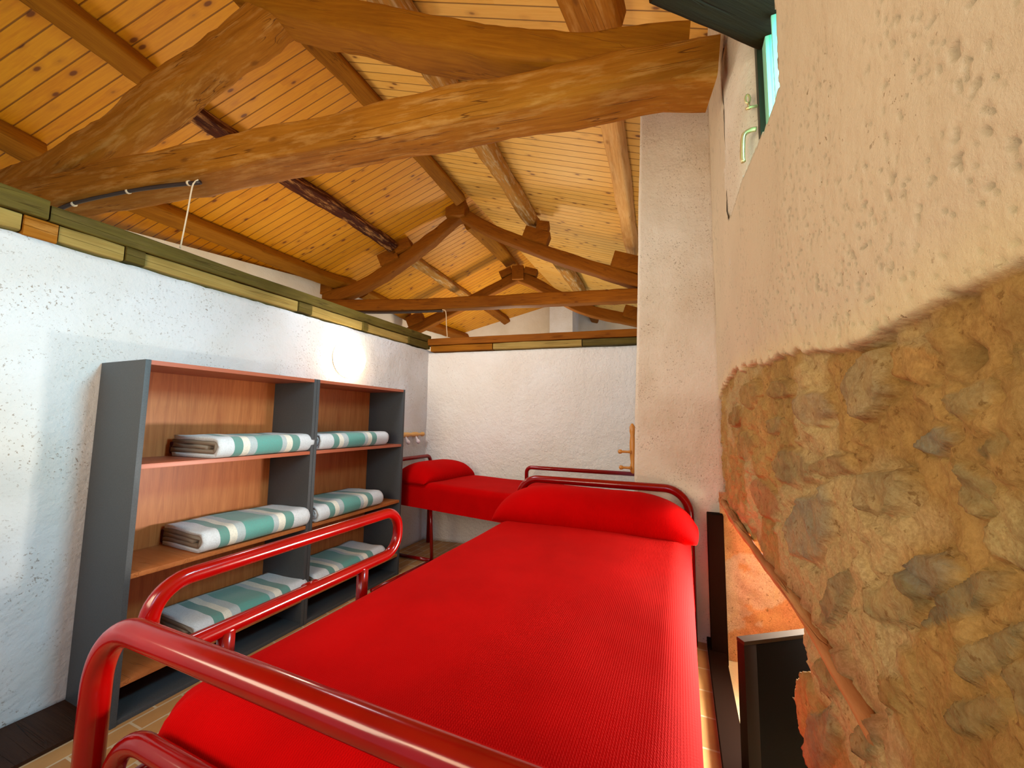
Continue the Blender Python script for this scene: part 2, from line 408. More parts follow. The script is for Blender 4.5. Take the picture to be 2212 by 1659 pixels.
def grid_wall(name, f, us, vs, mat, keep=None, kind='structure'):
    V = [f(u, v) for v in vs for u in us]; n = len(us); F = []
    for j in range(len(vs)-1):
        for i in range(n-1):
            F.append([j*n+i, j*n+i+1, (j+1)*n+i+1, (j+1)*n+i])
    return tag(mk(name, V, F, mat), kind=kind)
# left partition wall (rough plaster, uneven top edge), given a thickness
def slab(name, f, us, vs, thick, mat):
    n = len(us); m_ = len(vs); V = [f(u, v) for v in vs for u in us]; off = len(V)
    V += [Vector(p)+Vector(thick) for p in V[:off]]; F = []
    for j in range(m_-1):
        for i in range(n-1):
            a = j*n+i; F.append([a, a+1, a+n+1, a+n]); F.append([off+a+n, off+a+n+1, off+a+1, off+a])
    for i in range(n-1):
        F.append([i+1, i, off+i, off+i+1]); b = (m_-1)*n+i; F.append([b, b+1, off+b+1, off+b])
    for j in range(m_-1):
        a = j*n; F.append([a, a+n, off+a+n, off+a]); b = a+n-1; F.append([b+n, b, off+b, off+b+n])
    return tag(mk(name, V, F, mat), kind='structure')
def lin_s(a, b, n): return [a+(b-a)*i/n for i in range(n+1)]
def fleft(y, v):
    top = .655+.006*mnoise.noise(Vector((y*6, 0, 3)))+.004*mnoise.noise(Vector((y*25, 1, 3)))
    z = -H+v*(top+H); d = mnoise.noise(Vector((y*1.6, z*1.6, 5)))*.010+mnoise.noise(Vector((y*7, z*7, 9)))*.003
    return Vector((XW+d*(1 if z > -H+.02 else 0), y, z))
slab('wall_left', fleft, lin_s(-1.6, 3.28, 200), lin_s(0, 1, 70), (-.16, 0, 0), M_plaster)
BW0 = Vector((-2.36, 3.105)); BW1 = Vector((.30, 3.44))
def fback(t, v):
    p = BW0+(BW1-BW0)*t; top = .630+.005*mnoise.noise(Vector((t*12, 0, 8))); z = -H+v*(top+H)
    d = mnoise.noise(Vector((t*5, z*1.6, 15)))*.010+mnoise.noise(Vector((t*20, z*7, 19)))*.003
    return Vector((p.x, p.y+d, z))
slab('wall_back', fback, lin_s(0, 1, 110), lin_s(0, 1, 60), (0, .16, 0), M_stucco)
# plastered pillar in front of the right half
def pillar():
    V = []; F = []; nz = 90; ring = []
    for j in range(nz+1):
        z = -H+(2.25+H)*j/nz; t = (z+H)/(2.25+H)
        xl = -.240+.072*max(0, (z+.3)/2.3); pts = []
        for k in range(12): pts.append((.215-(.215-xl-.02)*k/11, 2.30))
        for a in range(1, 6): th = a/6*math.pi/2; pts.append((xl+.02-.02*math.sin(th), 2.32-.02*math.cos(th)))
        for k in range(6): pts.append((xl, 2.33+.47*k/5))
        pts.append((.215, 2.80))
        for (x, y) in pts:
            d = mnoise.noise(Vector((x*4, y*4, z*2.2)))*.010+mnoise.noise(Vector((x*13, y*13, z*11)))*.004
            V.append((x+d*(.5 if y > 2.31 else .1), y+(d if y < 2.4 else 0), z))
        n = len(pts)
    for j in range(nz):
        for k in range(n): F.append([j*n+k, (j+1)*n+k, (j+1)*n+(k+1) % n, j*n+(k+1) % n])
    F.append([nz*n+k for k in range(n)]); F.append([k for k in range(n)][::-1])
    tag(mk('wall_pillar', V, F, M_pillar), kind='structure')
pillar()

# near right wall: plaster above, bare rubble stone below, window recess and a low opening
def right_wall():
    ys = [-.6, -.4, -.2, -.05, .08, .16, .2, .23]; y = .25
    while y < 2.36: ys.append(y); y += .0026+.0062*(y-.2)
    ys.append(2.36)
    zs = []; z = -H
    while z < 2.2:
        zs.append(z); a = abs(z); z += .0034 if a < .3 else (.0034+(a-.3)*.016)
    zs.append(2.2)
    Y, Z = np.meshgrid(np.array(ys), np.array(zs)); 
    # border plaster / stone
    bpx = [(1546, 880), (1562, 830), (1585, 800), (1620, 788), (1660, 782), (1700, 762), (1760, 762), (1800, 752), (1850, 738), (1880, 728), (1920, 705), (1960, 680), (2000, 652), (2050, 640), (2100, 610), (2150, 585), (2212, 568), (2400, 540)]
    bp = sorted([(on_x(px, py, XR)[1], on_x(px, py, XR)[2]) for px, py in bpx])
    border = np.interp(Y, [b[0] for b in bp], [b[1] for b in bp])+(fbm(Y*28, Z*28, 3, 4)-.5)*.035*np.clip(Y, .3, 1.2)
    m = np.clip((border-Z)/.006+.5, 0, 1)
    # relief, measured towards the room
    scaleY = 1.0
    rel = (fbm(Y*5, Z*5, 1)-.5)*.012+(fbm(Y*60, Z*60, 7, 3)-.5)*.0022
    pit = np.clip((fbm(Y*135, Z*135, 21, 3)-.70)/.05, 0, 1)*np.clip((fbm(Y*6, Z*6, 31, 2)-.42)/.15, 0, 1)
    rel = rel-pit*.0035
    st = (fbm(Y*6, Z*6, 11, 4)-.5)*.022+(fbm(Y*30, Z*30, 13, 6, .6)-.5)*.020-.010
    ledge = np.clip((fbm(Y*11+4, Z*16, 17, 5)-.58)/.04, 0, 1)*.006
    st = st+ledge
    nA = fbm(Y*9, Z*9, 41, 4); nB = fbm(Y*40, Z*40, 43, 4); nC = fbm(Y*3.3, Z*3.3, 47, 3)
    colr = lambda r, g, b: np.array(lin(r, g, b)[:3])
    mort = colr(164, 124, 66)[None, None]*(1-nA[..., None])+colr(180, 144, 84)[None, None]*nA[..., None]
    mort = mort*(.66+.60*nC[..., None])*(.78+.40*nB[..., None])
    rub = np.clip((fbm(Y*5+9, Z*5, 53, 3)-.56)/.08, 0, 1)[..., None]
    mort = mort*(1-rub*.5)+colr(206, 186, 136)[None, None]*rub*.5
    stones = [  # photo x, y, half width, half height, tilt (deg), colour, bulge
        (1842, 832, 44, 68, 12, (160, 142, 104), .016), (1738, 880, 34, 36, 20, (150, 128, 100), .014), (1664, 920, 17, 19, 0, (140, 122, 82), .010),
        (1672, 842, 26, 22, -30, (142, 116, 72), .014), (1880, 1062, 42, 46, 8, (152, 134, 92), .022), (1728, 1135, 40, 70, 8, (134, 134, 112), .016),
        (1690, 1010, 40, 44, -38, (142, 126, 88), .012), (1770, 1005, 46, 22, -8, (150, 122, 80), .010), (1975, 955, 62, 24, -12, (122, 128, 112), .012), (2060, 865, 66, 34, -14, (150, 134, 92), .012),
        (2070, 1062, 48, 48, 25, (146, 134, 92), .010), (2130, 965, 44, 20, -22, (126, 112, 74), .008), (1968, 1240, 52, 44, -30, (124, 124, 106), .014), (1902, 1290, 62, 50, -35, (138, 126, 84), .012),
        (2030, 1300, 92, 34, -38, (116, 112, 86), .010), (2100, 1400, 90, 34, -40, (140, 128, 90), .008), (1778, 1300, 20, 58, 24, (104, 100, 76), .012), (1775, 1450, 28, 44, 15, (128, 108, 66), .012),
        (1842, 1590, 26, 48, 12, (124, 116, 80), .012), (1750, 1600, 28, 60, 14, (120, 116, 90), .012), (2060, 1530, 60, 42, -20, (138, 122, 80), .008), (2180, 1480, 50, 60, 0, (140, 124, 84), .008),
        (1890, 1490, 26, 34, 20, (150, 118, 62), .008), (2150, 1140, 70, 80, -20, (184, 166, 112), .006), (2180, 780, 50, 30, 0, (160, 132, 78), .006), (1610, 850, 22, 26, 0, (160, 130, 78), .012),
        (1600, 960, 18, 30, 0, (156, 126, 74), .012), (1640, 1080, 26, 60, -24, (164, 118, 78), .010), (1930, 790, 60, 40, 0, (186, 142, 78), .006), (1580, 900, 12, 20, 0, (132, 100, 52), .010)]
    base = mort.copy(); rough = np.ones_like(Y)
    # photo position of every wall point (to place the stones where the photograph has them)
    P = np.stack([np.full_like(Y, XR), Y, Z], -1) @ AX; 
    PX = CX+F_PX*P[..., 0]/np.maximum(1e-3, -P[..., 2]); PY = CY-F_PX*P[..., 1]/np.maximum(1e-3, -P[..., 2]); ok = P[..., 2] < -.02
    def ell(px, py, a, b, deg):
        """stone outline: an ellipse on the wall itself, its centre and axes measured once"""
        c = on_x(px, py, XR); t = math.radians(deg)
        ex = on_x(px+a*math.cos(t), py+a*math.sin(t), XR)-c; ey = on_x(px-b*math.sin(t), py+b*math.cos(t), XR)-c
        M2 = np.array([[ex[1], ey[1]], [ex[2], ey[2]]]); I = np.linalg.inv(M2)
        u = I[0, 0]*(Y-c[1])+I[0, 1]*(Z-c[2]); v = I[1, 0]*(Y-c[1])+I[1, 1]*(Z-c[2]); return u, v
    for i, (px, py, a, b, dg, c, bl) in enumerate(stones):
        u, v = ell(px, py, a, b, dg); wob = (fbm(u*1.3+i*5, v*1.3, 60+i, 5)-.5)*.9
        r = np.sqrt(u*u+v*v)+wob
        s = np.clip((1.08-r)/.16, 0, 1); s = s*s*(3-2*s)
        facet = (vn(u*1.5+i, v*1.5, 90+i)-.5)*.006
        st = st*(1-s*.5)+s*(bl*.72+facet-.006+(nB-.5)*.006)
        st = st-.005*np.exp(-((r-1.18)/.10)**2)
        cc = colr(*c)[None, None]*(.60+.62*fbm(u*3, v*3, 120+i, 4)[..., None])
        k = (s*.9*np.clip(.70+1.0*(fbm(Y*22, Z*22, 140+i, 4)-.35), 0, 1))[..., None]; base = base*(1-k)+cc*k
    # timber-like ridge at the head of the low opening, running on as a crack
    zr = -.335+.012*np.sin(Y*9); rd = np.exp(-((Z-zr)/.016)**2)*np.clip((Y-.42)/.2, 0, 1)
    st = st+rd*.004; base = base*(1-.7*rd[..., None])+colr(164, 104, 70)[None, None]*.7*rd[..., None]
    hole = np.exp(-(((PX-2050)/22)**2+((PY-775)/26)**2))*ok*m; st = st-hole*.02; base = base*(1-.6*hole[..., None])
    pl = (colr(209, 190, 160)[None, None]*(.93+.12*fbm(Y*4, Z*4, 71, 3)[..., None]))*(1-.35*pit[..., None])
    yel = np.clip(1-np.abs(Z-border)/.06, 0, 1)[..., None]*.5
    pl = pl*(1-yel)+colr(224, 204, 150)[None, None]*yel
    edge = np.clip(1-np.abs(Z-border)/.010, 0, 1)*np.clip(fbm(Y*60, Z*60, 75, 3)*2-.7, 0, 1)
    relief = rel*(1-m)+(st+(-.004))*m-edge*.004
    col = pl*(1-m[..., None])+base*m[..., None]; col = col*(1-.45*edge[..., None])
    X = XR-relief
    # openings
    wpx = [(.80, 2.3), (.822, .63), (.86, .628), (.93, .632), (1.0, .648), (1.10, .672), (1.25, .708), (1.42, .735), (1.60, .742), (1.66, .80)]
    sill = np.interp(Y, [a for a, b in wpx], [b for a, b in wpx])
    win = (Y > .820+.004*np.sin(Z*40)) & (Y < 1.655) & (Z > sill) & (Z < 1.46)
    zt = np.interp(Y, [.85, .905, 1.28, 2.0, 2.3], [-.335, -.322, -.352, -.40, -.43])+(fbm(Y*20, Z*0, 81, 3)-.5)*.02
    yn = np.interp(Z, [-1.1, -.607, -.56, -.50, -.435, -.394, -.318], [.93, .905, .968, .955, .885, .912, .905])+(fbm(Z*25, Z*0, 83, 3)-.5)*.012
    low = (Y > yn) & (Y < 2.27) & (Z < zt)
    dead = win | low
    ny = len(ys); nz = len(zs); V = np.stack([X, Y, Z], -1).reshape(-1, 3)
    F = []; use = {}
    D = dead
    keep = ~(D[:-1, :-1] & D[1:, :-1] & D[:-1, 1:] & D[1:, 1:])
    for j in range(nz-1):
        for i in range(ny-1):
            if keep[j, i]: F.append([j*ny+i, (j+1)*ny+i, (j+1)*ny+i+1, j*ny+i+1])
    # thickness: extrude the free borders away from the room
    ed = {}
    for f in F:
        for a, b in zip(f, f[1:]+f[:1]):
            if (b, a) in ed: del ed[(b, a)]
            else: ed[(a, b)] = 1
    Vl = V.tolist(); mp = {}; colf = col.reshape(-1, 3).tolist(); rgh = m.reshape(-1).tolist()
    def back(i, lv):
        if (i, lv) not in mp:
            x, y, z = Vl[i]; mp[(i, lv)] = len(Vl); d = .03*lv
            Vl.append([x+d, y+.008*mnoise.noise(Vector((y*30, z*30, lv))), z+.006*mnoise.noise(Vector((y*30, z*30, lv+9)))])
            colf.append(colf[i]); rgh.append(rgh[i])
        return mp[(i, lv)]
    for (a, b) in list(ed):
        pa, pb = a, b
        deep = 3 if not (Vl[a][2] > .6 and .7 < Vl[a][1] < 1.7) else 2
        if Vl[a][2] > .6 and Vl[a][1] > 1.6 and Vl[a][2] < 1.5: continue
        for lv in range(1, deep+1):
            qa, qb = back(a, lv), back(b, lv); F.append([pb, pa, qa, qb]); pa, pb = qa, qb
    me_o = mk('wall_right', Vl, F, M_rightwall, frame=Matrix.Identity(4))
    me = me_o.data
    at = me.attributes.new('Col', 'FLOAT_COLOR', 'POINT'); at.data.foreach_set('color', np.hstack([np.array(colf), np.ones((len(colf), 1))]).astype(np.float32).ravel())
    a2 = me.attributes.new('Rough', 'FLOAT', 'POINT'); a2.data.foreach_set('value', np.array(rgh, dtype=np.float32))
    tag(me_o, kind='structure')
right_wall()
# splayed, rounded far jamb of the window
def jamb():
    def f(t, v):
        z = .60+.95*v
        prof = interp([(XR, 1.72, 0), (XR+.004, 1.62, 0), (.215, 1.50, 0), (.262, 1.425, 0), (.36, 1.40, 0)], 24)[int(round(t*24))]
        d = mnoise.noise(Vector((prof[0]*9, prof[1]*9, z*7)))*.006
        return Vector((prof[0]+d*.5, prof[1]+d, z))
    grid_wall('wall_jamb', f, [i/24 for i in range(25)], lin_s(0, 1, 40), M_pillar)
jamb()
tag(box('wall_sill', XR+.01, .36, .80, 1.66, .56, .625, M_pillar), kind='structure')
# stone inner faces of the low opening
def niche():
    def f(t, v):
        if t < .55: x = .17+(.645)*t/.55; y = 2.235
        else: x = .815; y = 2.235-(t-.55)/.45*1.5
        z = -H-.02+v*(.78)
        d = fb(x*9+y*5, z*9)*.06
        return Vector((x+(d if t >= .55 else 0), y-(d if t < .55 else 0), z))
    fb = lambda a, b: float(fbm(np.array([a]), np.array([b]), 5, 4)[0]-.5)
    us = lin_s(0, 1, 120); vs = lin_s(0, 1, 60)
    o = grid_wall('wall_niche', f, us, vs, M_rightwall)
    me = o.data; n = len(me.vertices); co = np.array([tuple(v.co) for v in me.vertices])
    a = fbm(co[:, 0]*8+co[:, 1]*6, co[:, 2]*8, 9, 4)[:, None]; s = (fbm(co[:, 0]*5+3, co[:, 2]*6, 19, 3)[:, None] > .52)
    c = np.array(lin(214, 160, 110)[:3])*(1-a)+np.array(lin(188, 128, 84)[:3])*a; c = np.where(s, np.array(lin(206, 176, 146)[:3])[None], c)
    at = me.attributes.new('Col', 'FLOAT_COLOR', 'POINT'); at.data.foreach_set('color', np.hstack([c, np.ones((n, 1))]).astype(np.float32).ravel())
    a2 = me.attributes.new('Rough', 'FLOAT', 'POINT'); a2.data.foreach_set('value', np.ones(n, dtype=np.float32))
niche()
tag(box('ceiling_niche', .22, 1.1, .6, 2.4, -.30, -.24, M_pillar), kind='structure')

# roof
ZL = lambda X: 4.13+.517*X
ZR_ = lambda X: 2.13-.302*X
XRG = -2.42
def roof():
    for nm, xa, xb, zf, mt, nx in (('ceiling_west', -5.7, XRG, ZL, M_boards[0], 1), ('ceiling_east', XRG, 1.3, ZR_, M_boards[1], 1)):
        V = [(xa, -2.2, zf(xa)), (xb, -2.2, zf(xb)), (xb, 10.8, zf(xb)), (xa, 10.8, zf(xa))]; V += [(x, y, z+.03) for x, y, z in V]
        o = mk(nm, V, [[3, 2, 1, 0], [4, 5, 6, 7], [0, 1, 5, 4], [2, 3, 7, 6], [1, 2, 6, 5], [3, 0, 4, 7]], mt, None, False, Matrix.Identity(4)); tag(o, kind='structure')
roof()
# outer wall seen above the left partition and the gable wall far behind
M_outer = plaster('warm_white_plaster', lin(232, 222, 204), lin(222, 208, 186), .1)
V = []
for x in (-4.42, -4.62):
    for (y, zt) in ((-1.6, 1.27), (1.29, 1.572), (3.46, 1.80), (4.4, 1.82), (9.2, 1.82)): V += [(x, y, -H), (x, y, zt)]
Fo = []
for i in range(4): a = 2*i; Fo += [[a, a+2, a+3, a+1], [a+11, a+13, a+12, a+10], [a+1, a+3, a+13, a+11]]
Fo += [[0, 1, 11, 10], [8, 18, 19, 9]]
tag(mk('wall_outer', V, Fo, M_outer, None, False), kind='structure')
def gable():
    P = [(-4.6, 7.22), (-4.2, 7.5), (-2.75, 8.7), (-1.75, 10.3), (1.3, 10.38)]
    V = []; F = []
    for (x, y) in P:
        zt = (ZL(x) if x < XRG else ZR_(x))+.02
        V += [(x, y, -H), (x, y, zt), (x, y+.2, -H), (x, y+.2, zt)]
    for i in range(len(P)-1):
        a = 4*i; b = a+4; F += [[a, b, b+1, a+1], [b+2, a+2, a+3, b+3], [a+1, b+1, b+3, a+3]]
    tag(mk('wall_gable', V, F, M_outer, None, False), kind='structure')
    p = on_y(1213, 700, 8.3); tag(box('trim_3', p[0]-.26, p[0]+.26, 8.25, 8.8, -H, 2.6, M_plaster), kind='structure')
gable()

# ------------------------------------------------------------------ roof trusses (tie beam, rafters, blocks)
def plane2(p, q):
    p = np.array([*p, 0.]); d = np.array([q[0]-p[0], q[1]-p[1], 0.]); d /= np.linalg.norm(d); return p, np.array([-d[1], d[0], 0.])
def on_truss(pl, px, depth=0.):
    p, n = pl; return [on_plane(x, y, p, n)+n*depth for x, y in px]
T1 = plane2((-3.286, .964), (.166, 1.534))
t1 = thing('roof_truss', (-2.0, 1.3, 1.40), 'nearest roof truss of crooked brown beams, crossing above the shelves to the window', 'roof truss', 'roof trusses')
n1 = T1[1]
a = on_truss(T1, [(60, 418), (130, 405), (260, 376), (427, 342), (560, 312), (700, 284), (845, 256), (1000, 222), (1188, 184), (1345, 152), (1440, 136)], .08)
e = on_truss(T1, [(1551, 124)], .08)[0]
beam('tie_beam', [a[0]+np.array([-.45, -.08, .0])]+a+[e], .19, (.185, .165), M_timber_light, t1, side=n1, jit=.009, seed=1, round_=.15)
beam('rafter', on_truss(T1, [(-20, 385), (70, 360), (165, 305), (250, 240), (330, 178), (430, 95), (530, 22), (600, -45)], .10), .17, (.19, .2), M_timber_light, t1, side=n1, jit=.014, seed=2)
beam('rafter', on_truss(T1, [(500, -42), (600, -12), (700, 12), (800, 30), (900, 52), (1007, 68), (1120, 88), (1250, 92), (1380, 84), (1490, 72)], .10), .19, (.155, .15), M_timber, t1, side=n1, jit=.010, seed=3)
T2 = plane2((-4.136, 3.83), (-.444, 4.72)); n2 = T2[1]
t2 = thing('roof_truss', (-2.2, 4.3, 1.5), 'middle roof truss with king block, seen over the shelves behind the nearest truss', 'roof truss', 'roof trusses')
b = on_truss(T2, [(690, 655), (760, 658), (900, 657), (1000, 652), (1150, 645), (1372, 635)], .08)
beam('tie_beam', b+[b[-1]+(b[-1]-b[-2])*.55], .16, .15, M_timber_red, t2, side=n2, jit=.007, seed=4)
beam('rafter', on_truss(T2, [(655, 640), (730, 634), (800, 602), (860, 562), (920, 518), (992, 458)], .09), .15, (.17, .14), M_timber_red, t2, side=n2, jit=.01, seed=5)
r = on_truss(T2, [(992, 455), (1050, 488), (1110, 514), (1200, 548), (1300, 580), (1372, 602)], .09)
beam('rafter', r+[r[-1]+(r[-1]-r[-2])*.5], .15, .15, M_timber_red, t2, side=n2, jit=.008, seed=6)
def block(name, pl, cx, cy, wpx, hpx, dep, mat, parent, rot=0., front=-.02):
    """a squared block standing on a rafter, its front face on the truss"""
    p, n = pl; c = on_plane(cx, cy, p, n); d = np.array([n[1], -n[0], 0.]); wv = np.linalg.norm(on_plane(cx+wpx, cy, p, n)-c); hv = np.linalg.norm(on_plane(cx, cy+hpx, p, n)-c)
    M4 = Matrix((Vector(d), Vector(n), Vector((0, 0, 1)))).transposed().to_4x4(); M4.translation = Vector(c)
    M4 = M4 @ Matrix.Rotation(rot, 4, 'Y')
    return box(name, -wv/2, wv/2, front, dep, -hv/2, hv/2, mat, parent, .006, M4)
block('king_block', T2, 985, 449, 40, 40, .2, M_timber_red, t2, 0, -.05)
block('cleat', T2, 838, 555, 40, 26, .16, M_timber_red, t2, -.42); block('cleat', T2, 865, 532, 42, 22, .16, M_timber_red, t2, -.42)
block('cleat', T2, 1158, 508, 56, 26, .16, M_timber_red, t2, .36); block('cleat', T2, 1172, 488, 26, 20, .16, M_timber_red, t2, .2)
block('cleat', T2, 1356, 566, 70, 34, .16, M_timber_red, t2, .3)
block('cleat', T2, 690, 624, 50, 26, .16, M_timber_red, t2, -.3)
T3 = plane2((-4.3, 5.35), (-.3, 6.35)); n3 = T3[1]
t3 = thing('roof_truss', (-2.4, 5.9, 1.5), 'farthest small roof truss with a dark king block, in front of the gable wall', 'roof truss', 'roof trusses')
beam('rafter', on_truss(T3, [(850, 732), (900, 706), (960, 676), (1030, 640), (1118, 594)], .08), .14, .16, M_timber_red, t3, side=n3, seed=7)
r = on_truss(T3, [(1118, 594), (1160, 612), (1210, 640), (1270, 668), (1372, 690)], .08)
beam('rafter', r+[r[-1]+(r[-1]-r[-2])*.8], .14, .17, M_timber_red, t3, side=n3, seed=8)
block('king_block', T3, 1119, 590, 25, 29, .2, M_timber_red, t3, 0, -.05)
block('cleat', T3, 895, 690, 34, 22, .16, M_timber_red, t3, -.4); block('cleat', T3, 1365, 675, 36, 26, .16, M_timber_red, t3, .3)
block('cleat', T3, 1093, 588, 28, 14, .16, M_timber_red, t3, -.4); block('cleat', T3, 1146, 586, 28, 14, .16, M_timber_red, t3, .3)

# purlins: W = west slope, E = east slope
def purlin(px, plane, off, w_, h_, mat, label, seed, ext0=0., ext1=0., jit=.008, curve=None):
    a, b = (4.13-off, .517) if plane == 'W' else (2.13-off, -.302)
    P = [on_slope(x, y, a, b) for x, y in px]
    if ext0: P[0] = P[0]-(P[1]-P[0])/np.linalg.norm(P[1]-P[0])*ext0
    if ext1: P[-1] = P[-1]+(P[-1]-P[-2])/np.linalg.norm(P[-1]-P[-2])*ext1
    sl = (.88, 0, .46) if plane == 'W' else (.957, 0, -.289)
    o = beam('purlin', P, w_, h_, mat, None, side=sl, jit=jit, seed=seed, round_=.35)
    return tag(o, label, 'purlin', 'purlins under the pine ceiling')
purlin([(100, 0), (285, 138), (345, 186)], 'W', .10, .15, .15, M_timber, 'two-tone brown purlin in the top left corner, nearer than the nearest truss', 11, ext0=.9)
purlin([(365, 208), (480, 285), (600, 372), (720, 445), (846, 530)], 'W', .09, (.13, .14), .13, M_timber_dark, 'dark split purlin with pale torn streaks, middle of the left roof slope', 12, jit=.016)
purlin([(-5, 288), (85, 335)], 'W', .10, .15, .15, M_timber, 'short brown purlin at the left picture edge behind the truss foot', 13, ext0=.6)
purlin([(225, 408), (480, 512), (700, 600), (765, 618)], 'W', .10, .16, .13, M_timber, 'lowest brown purlin above the white strip of outer wall', 14, ext0=.2)
purlin([(655, 62), (730, 140), (815, 232), (890, 312), (992, 430)], 'W', .09, .15, .13, M_timber, 'long ridge beam from the nearest truss to the middle truss', 15, ext0=.3)
purlin([(913, 108), (962, 182), (1022, 271), (1095, 392), (1152, 482)], 'E', .10, .16, .14, M_timber_grey, 'weathered greyish purlin high on the right roof slope, before the middle truss', 16, jit=.012)
purlin([(800, -65), (843, 5), (895, 80)], 'E', .11, .20, .15, M_timber_grey, 'stub of thick greyish purlin at the top edge above the crooked rafter', 17, ext0=.3)
purlin([(1313, 205), (1335, 335), (1352, 450), (1367, 545)], 'E', .10, .13, (.14, .17), M_timber_pine, 'pale sawn purlin running down beside the plastered pillar', 18)
purlin([(1235, -110), (1262, -40), (1292, 52)], 'E', .12, (.30, .28), .13, M_timber_light, 'broad brown log end over the nearest truss, beside the dark green beam', 19, ext0=.2)
purlin([(885, 556), (950, 600), (1015, 645)], 'W', .09, .13, .13, M_timber_grey, 'grey-brown purlin between the middle and far trusses, left slope', 20, ext1=.1)
purlin([(785, 632), (850, 665), (880, 682)], 'W', .10, .15, .13, M_timber, 'short low purlin just behind the foot of the middle truss', 21)
purlin([(1045, 508), (1085, 548), (1118, 588)], 'W', .10, .20, .15, M_timber, 'thick rounded ridge log between the middle and far king blocks', 22, ext0=.4)
purlin([(1215, 572), (1235, 600), (1255, 632)], 'E', .10, .22, .15, M_timber_grey, 'knotty purlin below the right rafter of the middle truss', 23, ext0=.3)
purlin([(1050, 662), (1093, 692)], 'W', .10, .16, .15, M_timber_red, 'small far purlin ending at the gable wall, left of the pale column', 24)
purlin([(935, 706), (1006, 730)], 'W', .12, .18, .14, M_timber_red, 'low far purlin just above the back wall plate', 25, ext0=.3)
purlin([(1272, 662), (1286, 690)], 'E', .12, .18, .18, M_timber_red, 'pointed purlin end hanging in front of the white gable, right of the column', 26, ext0=.2)

# ------------------------------------------------------------------ wall plates on top of the partitions
def plate(y0, y1, z0, z1, xd, mat, name, label, cat='beam', group=None, jit=.003, x0=None):
    o = beam(name, [(XW-.10+xd, y0, (z0+z1)/2), (XW-.10+xd, y1, (z0+z1)/2)], .17, (z1-z0), mat, None, side=(1, 0, 0), jit=jit, seed=y0*3+z0, round_=.12)
    return tag(o, label, cat, group)
plate(-1.5, .625, .735, .815, .035, M_olive, 'wall_plate_beam', 'olive green plate beam on the left wall top, nearest length at the picture edge', 'beam', 'plate beams')
plate(.632, 3.14, .735, .80, .025, M_olive, 'wall_plate_beam', 'long olive green plate beam along the left wall top to the far corner', 'beam', 'plate beams')
spec = [(-1.0, .565, 'y'), (.57, .655, 'r'), (.66, .855, 'y'), (.86, .925, 'o'), (.93, 1.70, 'y'), (1.705, 1.80, 'o'), (1.805, 2.25, 'y'), (2.255, 2.30, 'o'), (2.305, 2.80, 'y'), (2.805, 3.12, 'o')]
lab = {'y': 'yellowish board piece', 'r': 'reddish brown beam stub', 'o': 'small dark green block'}
wh = ['at the left picture edge', 'under the joint of the two plate beams', 'just right of the reddish stub', 'second piece right of the reddish stub', 'above the near bookcase', 'above the middle of the near bookcase', 'left of the glowing lamp', 'above the glowing lamp', 'right of the lamp', 'in the far corner of the wall top']
for i, (y0, y1, k) in enumerate(spec):
    plate(y0, y1, .668 if k != 'r' else .655, .732, .018 if k == 'y' else .028, {'y': M_board_yellow, 'r': M_timber_light, 'o': M_olive}[k], 'spacer_board', lab[k]+' in the wall top, '+wh[i], 'board', 'packing pieces under the plate beams')
def bplate(t0, t1, z0, z1, dy, mat, name, label, grp):
    p = BW0+(BW1-BW0)*t0; q = BW0+(BW1-BW0)*t1
    o = beam(name, [(p.x, p.y+.075+dy, (z0+z1)/2), (q.x, q.y+.075+dy, (z0+z1)/2)], .17, z1-z0, mat, None, side=(0, 1, 0), jit=.003, seed=z0*9, round_=.12)
    tag(o, label, 'beam' if 'beam' in name else 'board', grp)
bplate(.055, .99, .70, .765, -.03, M_timber_red, 'wall_plate_beam', 'reddish brown plate beam along the top of the back wall', 'plate beams')
bplate(.07, .30, .64, .697, -.02, M_timber, 'spacer_board', 'brown packing board under the back plate beam, by the far corner', 'packing pieces under the back plate')
bplate(.303, .60, .64, .697, -.02, M_board_yellow, 'spacer_board', 'pale packing board under the back plate beam, middle', 'packing pieces under the back plate')
bplate(.603, .99, .64, .697, -.02, M_olive, 'spacer_board', 'dark olive packing board under the back plate beam, by the pillar', 'packing pieces under the back plate')

# dark olive lintel timber crossing above the little window
c0 = on_z(1402, 13, 1.2); c1 = on_z(1680, 135, 1.2); d = (c1-c0)/np.linalg.norm(c1-c0); nn = np.array([-d[1], d[0], 0]) ; nn = nn if nn[1] < 0 else -nn
mid0 = c0+nn*.16; mid1 = c1+d*.05+nn*.16
o = beam('lintel_beam', [mid0+np.array([0, 0, .10]), mid1+np.array([0, 0, .10])], .32, .20, M_olive_dark, None, jit=.003, seed=3, round_=.1)
tag(o, 'dark olive timber seen from below above the small window, top right', 'beam')

# ------------------------------------------------------------------ window 1
wn = thing('window_1', (.30, 1.15, .62), None, None); wn['kind'] = 'structure'
box('window_frame', .260, .305, 1.384, 1.418, .60, 1.50, M_greenframe, wn, .003)
box('sash', .275, .305, 1.335, 1.384, .60, 1.50, M_ply, wn, .004)
box('sash', .275, .305, .78, .83, .60, 1.50, M_ply, wn, .004)
box('glazing_bar', .279, .298, 1.268, 1.276, .60, 1.50, M_ply, wn, .002)
box('pane', .285, .290, .83, 1.335, .60, 1.50, M_glass, wn)
def p_at(px, py, Yp=1.40): r = on_y(px, py, Yp); return Vector(r)
hd = [p_at(1634, 279), p_at(1622, 281), p_at(1610, 288), p_at(1605, 300), p_at(1604, 338), p_at(1606, 350)]
V, F = tube_g([Vector(v) for v in interp(hd, 30)], .0075, 10); mk('window_handle', V, F, M_brass, wn)
hk = [p_at(1611, 236), p_at(1619, 232), p_at(1637, 229)]
ring = [p_at(1615+5*math.sin(t), 214-9*math.cos(t)) for t in [i*math.pi/8 for i in range(17)]]
